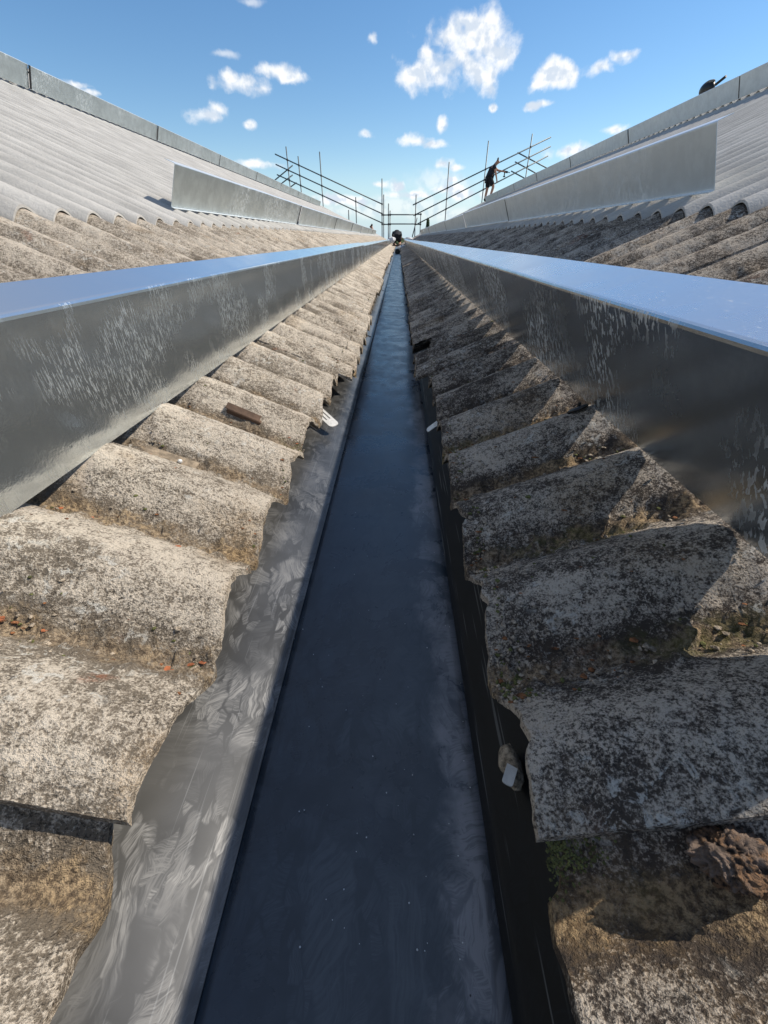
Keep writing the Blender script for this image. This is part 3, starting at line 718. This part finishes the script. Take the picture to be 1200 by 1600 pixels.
scatter('leaf_scraps', 'leaf', 40, 8, 0.0018, 0.0035, 'scraps of orange dead leaf caught in the left troughs', (-1,), sq=(1.2, 0.9, 0.18), ymax=1.2, eave=0.1, tr=0.9)
# moss cushion under the near right crest
m = MB(); rr = random.Random(4)
for i in range(380):
    y = rr.gauss(0.08, 0.006); a = 0.092 + abs(rr.gauss(0, 0.012)); m.lump(tuple(surf(a, y, 1, 0.0008)), rr.uniform(0.0004, 0.0011), i, 0.6, 1)
tag(m.build('moss_patch', M['moss'], org=(0.1, 0.085, -0.32)), 'yellow green moss patch at the eave of the near right sheet', 'moss', kind='stuff')
# grit along the lining
m = MB(); rr = random.Random(14)
for i in range(150):
    y = 0.05 + 3 * rr.random() ** 1.7; x = rr.uniform(-0.12, 0.08); r = rr.uniform(0.0003, 0.0007)
    m.lump((x, y, -0.3985 + r * 0.6), r, i, 0.5, 1)
tag(m.build('gutter_grit', M['white'], org=(0, 1, -0.4)), 'pale specks of grit scattered on the dark gutter lining', 'grit', kind='stuff')

# ------------------------------------------------------------------ people (continuous skinned bodies)
def skin_obj(name, joints, edges, mat, parent, org, sub=2, root=0):
    me = D.meshes.new(name); names = list(joints)
    me.from_pydata([tuple(joints[k][0]) for k in names], [(names.index(a), names.index(b)) for a, b in edges], [])
    o = D.objects.new(name, me); COL.objects.link(o)
    md = o.modifiers.new('Skin', 'SKIN'); md.use_smooth_shade = True
    for i, k in enumerate(names):
        r = joints[k][1]; r = r if isinstance(r, tuple) else (r, r); r = (r[0] * 1.22, r[1] * 1.22)
        me.skin_vertices[0].data[i].radius = r; me.skin_vertices[0].data[i].use_root = (i == root)
    s = o.modifiers.new('Sub', 'SUBSURF'); s.levels = sub; s.render_levels = sub
    me.materials.append(mat)
    if parent is not None: o.parent = parent
    else: o.location = org
    return o
def person(org, rotz, J, label, cap=None, scale=1.0, hairmat='hair'):
    """J: joint dictionary in body space (x forward, y left, z up)"""
    root = thing('person', org, label, 'person'); root.rotation_euler = (0, 0, rotz); root.scale = (scale,) * 3
    j = {k: Vector(v) for k, v in J.items()}
    B = {}; E = []
    def a(k, p, r): B[k] = (p, r)
    a('pelvis', j['pelvis'], (0.13, 0.12)); a('waist', j['pelvis'].lerp(j['chest'], 0.45), (0.125, 0.12)); a('chest', j['chest'], (0.15, 0.14))
    a('neck0', j['chest'].lerp(j['head'], 0.40), 0.075); a('neck', j['chest'].lerp(j['head'], 0.6), 0.058)
    hd = (j['head'] - j['chest']).normalized()
    a('jaw', j['head'] - hd * 0.05 + j['face'] * 0.015, (0.066, 0.07)); a('skull', j['head'] + hd * 0.02, (0.085, 0.09)); a('crown', j['head'] + hd * 0.055, (0.07, 0.075))
    E += [('pelvis', 'waist'), ('waist', 'chest'), ('chest', 'neck0'), ('neck0', 'neck'), ('neck', 'jaw'), ('jaw', 'skull'), ('skull', 'crown')]
    a('nose', j['head'] + j['face'] * 0.1 - hd * 0.012, 0.012); E.append(('skull', 'nose'))
    for s in 'lr':
        a('sh' + s, j['sh' + s], 0.058); a('el' + s, j['el' + s], 0.04); a('wr' + s, j['wr' + s], 0.027)
        dh = (j['wr' + s] - j['el' + s]).normalized(); palm = j['wr' + s] + dh * 0.07; a('pa' + s, palm, (0.036, 0.016))
        E += [('chest', 'sh' + s), ('sh' + s, 'el' + s), ('el' + s, 'wr' + s), ('wr' + s, 'pa' + s)]
        sidev = dh.cross(Vector((0, 0, 1))); sidev = sidev.normalized() if sidev.length > 0.1 else Vector((0, 1, 0)); dn = sidev.cross(dh)
        for q in range(4):
            off = sidev * (q - 1.5) * 0.02; ln = (0.07, 0.082, 0.078, 0.06)[q]
            a('k%d' % q + s, palm + off + dh * 0.035, 0.009); a('f%d' % q + s, palm + off + dh * (0.035 + ln * 0.55) - dn * 0.02, 0.008); a('t%d' % q + s, palm + off + dh * (0.035 + ln * 0.7) - dn * 0.045, 0.007)
            E += [('pa' + s, 'k%d' % q + s), ('k%d' % q + s, 'f%d' % q + s), ('f%d' % q + s, 't%d' % q + s)]
        a('th' + s, j['wr' + s] + dh * 0.045 + sidev * 0.045 - dn * 0.02, 0.010); a('tt' + s, j['wr' + s] + dh * 0.08 + sidev * 0.055 - dn * 0.035, 0.008)
        E += [('pa' + s, 'th' + s), ('th' + s, 'tt' + s)]
        a('hi' + s, j['hi' + s], 0.095); a('tm' + s, j['hi' + s].lerp(j['kn' + s], 0.5), 0.078); a('kn' + s, j['kn' + s], 0.056)
        a('cf' + s, j['kn' + s].lerp(j['an' + s], 0.3), 0.054); a('an' + s, j['an' + s], 0.036); a('to' + s, j['to' + s], (0.042, 0.026))
        E += [('pelvis', 'hi' + s), ('hi' + s, 'tm' + s), ('tm' + s, 'kn' + s), ('kn' + s, 'cf' + s), ('cf' + s, 'an' + s), ('an' + s, 'to' + s)]
    skin_obj('body', B, E, M['skin'], root, None)
    g_ = 1.16
    Sh = {k: (B[k][0], tuple(np.array(B[k][1]) * g_) if isinstance(B[k][1], tuple) else B[k][1] * g_ + 0.006) for k in ('waist', 'chest', 'shl', 'shr')}
    Sh['neck0'] = (B['chest'][0].lerp(B['neck0'][0], 0.7), 0.08); Sh['hem'] = (B['pelvis'][0] - (B['chest'][0] - B['pelvis'][0]) * 0.12, (0.16, 0.15)); Sh['waist'] = (B['waist'][0], (0.155, 0.15))
    for s in 'lr': Sh['sl' + s] = (B['sh' + s][0].lerp(B['el' + s][0], 0.6), 0.062)
    skin_obj('shirt', Sh, [('hem', 'waist'), ('waist', 'chest'), ('chest', 'neck0'), ('chest', 'shl'), ('chest', 'shr'), ('shl', 'sll'), ('shr', 'slr')], M['shirt'], root, None)
    Tr = {'pelvis': (B['pelvis'][0], (0.14, 0.125))}; Te = []
    for s in 'lr':
        Tr['hi' + s] = (B['hi' + s][0], 0.115); Tr['tm' + s] = (B['tm' + s][0], 0.102); Tr['kn' + s] = (B['tm' + s][0].lerp(B['kn' + s][0], 0.8), 0.09)
        Te += [('pelvis', 'hi' + s), ('hi' + s, 'tm' + s), ('tm' + s, 'kn' + s)]
    skin_obj('shorts', Tr, Te, M['shorts'], root, None)
    for s in 'lr':
        bo = {'a': (j['an' + s] + (j['kn' + s] - j['an' + s]).normalized() * 0.09, 0.052), 'b': (j['an' + s] - (j['to' + s] - j['an' + s]) * 0.15, (0.052, 0.05)), 'c': (j['to' + s] + (j['to' + s] - j['an' + s]) * 0.35, (0.05, 0.034))}
        skin_obj('boot', bo, [('a', 'b'), ('b', 'c')], M['boot'], root, None)
    hc = B['skull'][0] - j['face'] * 0.022 + hd * 0.012
    hr = {'a': (hc - j['face'] * 0.03 - hd * 0.05, 0.066), 'b': (hc, 0.094), 'c': (hc + hd * 0.015 + j['face'] * 0.02, 0.088)}
    skin_obj('hair' if not cap else 'cap', hr, [('a', 'b'), ('b', 'c')], M[hairmat if not cap else cap], root, None)
    return root
def cr(side, a): return crest(a, side)
# man on the right slope: standing, bent forward to the rail, one knee raised
fz = crest(4.40, 1) + 0.02
J1 = dict(pelvis=(0.02, 0, 0.95), chest=(0.17, 0, 1.33), head=(0.36, 0, 1.56), face=(0.72, 0, -0.69),
          shl=(0.20, 0.20, 1.38), shr=(0.20, -0.20, 1.38), elr=(0.30, -0.25, 1.10), wrr=(0.38, -0.18, 0.90), ell=(0.42, 0.22, 1.24), wrl=(0.66, 0.2, 1.20),
          hil=(0.02, 0.10, 0.90), hir=(0.06, -0.10, 0.90), knl=(0.0, 0.11, 0.50), anl=(-0.06, 0.12, 0.08), tol=(0.08, 0.13, 0.04),
          knr=(0.28, -0.12, 0.60), anr=(0.17, -0.12, 0.19), tor=(0.30, -0.13, 0.15))
J1['face'] = tuple(Vector(J1['face']).normalized())
person((4.15, 24.3, crest(4.15, 1) + 0.01), R_(-6), J1, 'man in dark shirt and shorts bending to the rail on the right roof', scale=0.95)
# hand drill he holds
m = MB(); p0 = Vector((4.15 + 0.79, 24.3 + 0.12, crest(4.15, 1) + 1.13)); m.box(p0, (0.2, 0.06, 0.075), rot=(0, 0.15, 0), bev=0.012); m.box(p0 + Vector((-0.05, 0, -0.09)), (0.045, 0.04, 0.14), bev=0.01); m.box(p0 + Vector((-0.05, 0, -0.17)), (0.1, 0.07, 0.04), bev=0.008)
m.tube(p0 + Vector((0.1, 0, -0.01)), p0 + Vector((0.2, 0, -0.03)), 0.014, 8)
tag(m.build('cordless_drill', M['black']), 'dark cordless drill in the outstretched hand of the man on the roof', 'drill')
# worker bent over in the gutter at the far end, seen from behind
J2 = dict(pelvis=(-0.10, 0, 0.42), chest=(0.22, 0, 0.60), head=(0.46, 0, 0.55), face=(0.5, 0, -0.85),
          shl=(0.24, 0.18, 0.60), shr=(0.24, -0.18, 0.60), ell=(0.34, 0.24, 0.34), elr=(0.34, -0.24, 0.34), wrl=(0.46, 0.12, 0.14), wrr=(0.46, -0.12, 0.14),
          hil=(-0.08, 0.1, 0.40), hir=(-0.08, -0.1, 0.40), knl=(0.16, 0.17, 0.16), knr=(0.14, -0.17, 0.20), anl=(-0.24, 0.14, 0.07), anr=(-0.24, -0.14, 0.07), tol=(-0.12, 0.14, 0.04), tor=(-0.12, -0.14, 0.04))
J2['face'] = tuple(Vector(J2['face']).normalized())
person((-0.08, 20.2, -0.30), R_(90), J2, 'dark clothed worker crouching in the gutter at the far end', cap='black', scale=0.8)
J3 = dict(J2); J3.update(pelvis=(-0.05, 0, 0.5), chest=(0.05, 0, 0.92), head=(0.14, 0, 1.18), face=(0.97, 0, -0.24), shl=(0.06, 0.18, 0.94), shr=(0.06, -0.18, 0.94), ell=(0.16, 0.24, 0.68), elr=(0.16, -0.24, 0.68), wrl=(0.36, 0.14, 0.62), wrr=(0.36, -0.14, 0.62), hil=(-0.03, 0.1, 0.48), hir=(-0.03, -0.1, 0.48), knl=(0.34, 0.15, 0.46), knr=(0.34, -0.15, 0.46), anl=(0.1, 0.14, 0.07), anr=(0.1, -0.14, 0.07), tol=(0.24, 0.14, 0.04), tor=(0.24, -0.14, 0.04))
person((-1.52, YS_ + 0.6, -0.595), R_(160), J3, 'dark clothed worker crouched on the scaffold deck beyond the left panels', cap='black', scale=1.0)

# dark bag lying behind the upper right panels
m = MB(); bx, by, bz = 4.62, 8.72, crest(4.62, 1)
bag = thing('tool_bag', (bx, by, bz), 'dark tool bag with grey top lying behind the upper right panels', 'bag')
m.lump((bx, by, bz + 0.25), 0.125, 3, 0.14, 3, (0.62, 1.1, 0.72)); m.build('bag_body', M['black'], bag, smooth=True)
m = MB(); m.lump((bx, by - 0.03, bz + 0.31), 0.085, 7, 0.1, 3, (0.62, 1.15, 0.33)); m.build('bag_top', M['greycloth'], bag, smooth=True)
m = MB(); m.tube((bx + 0.0, by - 0.20, bz + 0.25), (bx + 0.05, by - 0.31, bz + 0.31), 0.018, 8); tag(m.build('pipe_end', M['black'], org=(bx, by - .4, bz)), 'short black pipe end beside the tool bag behind the upper right panels', 'pipe')

# clutter at the far end of the gutter
m = MB(); m.box((-0.02, 18.6, -0.235), (0.95, 0.23, 0.04), rot=(0, -0.03, 0.12), bev=0.004); tag(m.build('plank', M['dark_timber']), 'brown plank laid across the far end of the gutter', 'plank')
m = MB(); m.box((-0.03, 14.6, -0.345), (0.15, 0.26, 0.10), bev=0.015); m.box((-0.03, 14.6, -0.289), (0.16, 0.27, 0.014), bev=0.003); bb = tag(m.build('tool_box', M['black']), 'black tool box standing in the far part of the gutter', 'box')
m = MB(); m.box((-0.03, 14.6, -0.272), (0.08, 0.015, 0.018), bev=0.004); m.build('handle', M['black'], bb)
m = MB(); m.lump((0.13, 15.6, -0.24), 0.16, 5, 0.5, 4, (0.8, 1.3, 0.35)); tag(m.build('dust_sheet', M['white'], smooth=True), 'crumpled white sheet at the far right edge of the gutter', 'sheet')
m = MB(); m.lump((-0.30, 19.6, -0.07), 0.16, 15, 0.45, 4, (1.0, 0.9, 0.7)); tag(m.build('rubble_sack', M['white'], smooth=True), 'white sack left of the crouching worker at the gutter end', 'sack')
m = MB(); m.lump((0.42, 20.4, -0.04), 0.14, 25, 0.45, 4, (1.4, 0.9, 0.5)); tag(m.build('rubble_sack', M['white'], smooth=True), 'low white sack right of the crouching worker at the gutter end', 'sack')

# ------------------------------------------------------------------ surroundings
def sheet_plane(name, x0, x1, y0, y1, z, mat, n=2):
    xs = np.linspace(x0, x1, n); ys = np.linspace(y0, y1, n); V = [(x, y, z) for x in xs for y in ys]
    F = [[i * n + j, (i + 1) * n + j, (i + 1) * n + j + 1, i * n + j + 1] for i in range(n - 1) for j in range(n - 1)]
    return mk(name, V, F, mat, org=(0, 0, z), smooth=False)
tag(sheet_plane('ground', -4000, 4000, -4000, 4000, -OZ, M['ground']), kind='structure')
# a far wood along the horizon
rr = random.Random(21); m = MB()
for i in range(520):
    az = rr.uniform(-75, 75); d = rr.uniform(330, 460); x = d * math.sin(R_(az)); y = d * math.cos(R_(az)); r = rr.uniform(2.5, 5)
    m.lump((x, y, -OZ + r * 0.6), r, i, 0.5, 1, (1.2, 1.2, 0.9))
tag(m.build('distant_wood', M['foliage'], org=(0, 400, -OZ)), 'low dark wood along the far horizon', 'wood', kind='stuff')
# one pointed conifer beyond the scaffold
tx, ty = 4.68, 80.0
t = thing('conifer_tree', (tx, ty, -OZ), 'small pointed dark conifer seen beyond the right panels', 'tree')
m = MB(); m.tube((tx, ty, -OZ), (tx, ty, 1.8), 0.14, 8, 0.03); m.build('trunk', M['bark'], t)
rr = random.Random(2); V = []; F = []
for i in range(2600):
    h = rr.random() ** 0.8; z = -OZ + 0.9 + h * 9.2; rad = (1 - h) * 1.1 + 0.12; an = rr.uniform(0, 6.283); q = rad * rr.uniform(0.35, 1.05)
    p = Vector((tx + q * math.cos(an), ty + q * math.sin(an), z)); s = rr.uniform(0.08, 0.17); u = Vector((rr.gauss(0, 1), rr.gauss(0, 1), rr.gauss(0, 1))).normalized() * s; w2 = u.orthogonal().normalized() * s
    b0 = len(V); V += [tuple(p - u), tuple(p + w2), tuple(p + u), tuple(p - w2)]; F.append([b0, b0 + 1, b0 + 2, b0 + 3])
mk('crown', V, F, M['foliage'], t, smooth=False)

for o in D.objects:
    if '_org' in o: del o['_org']
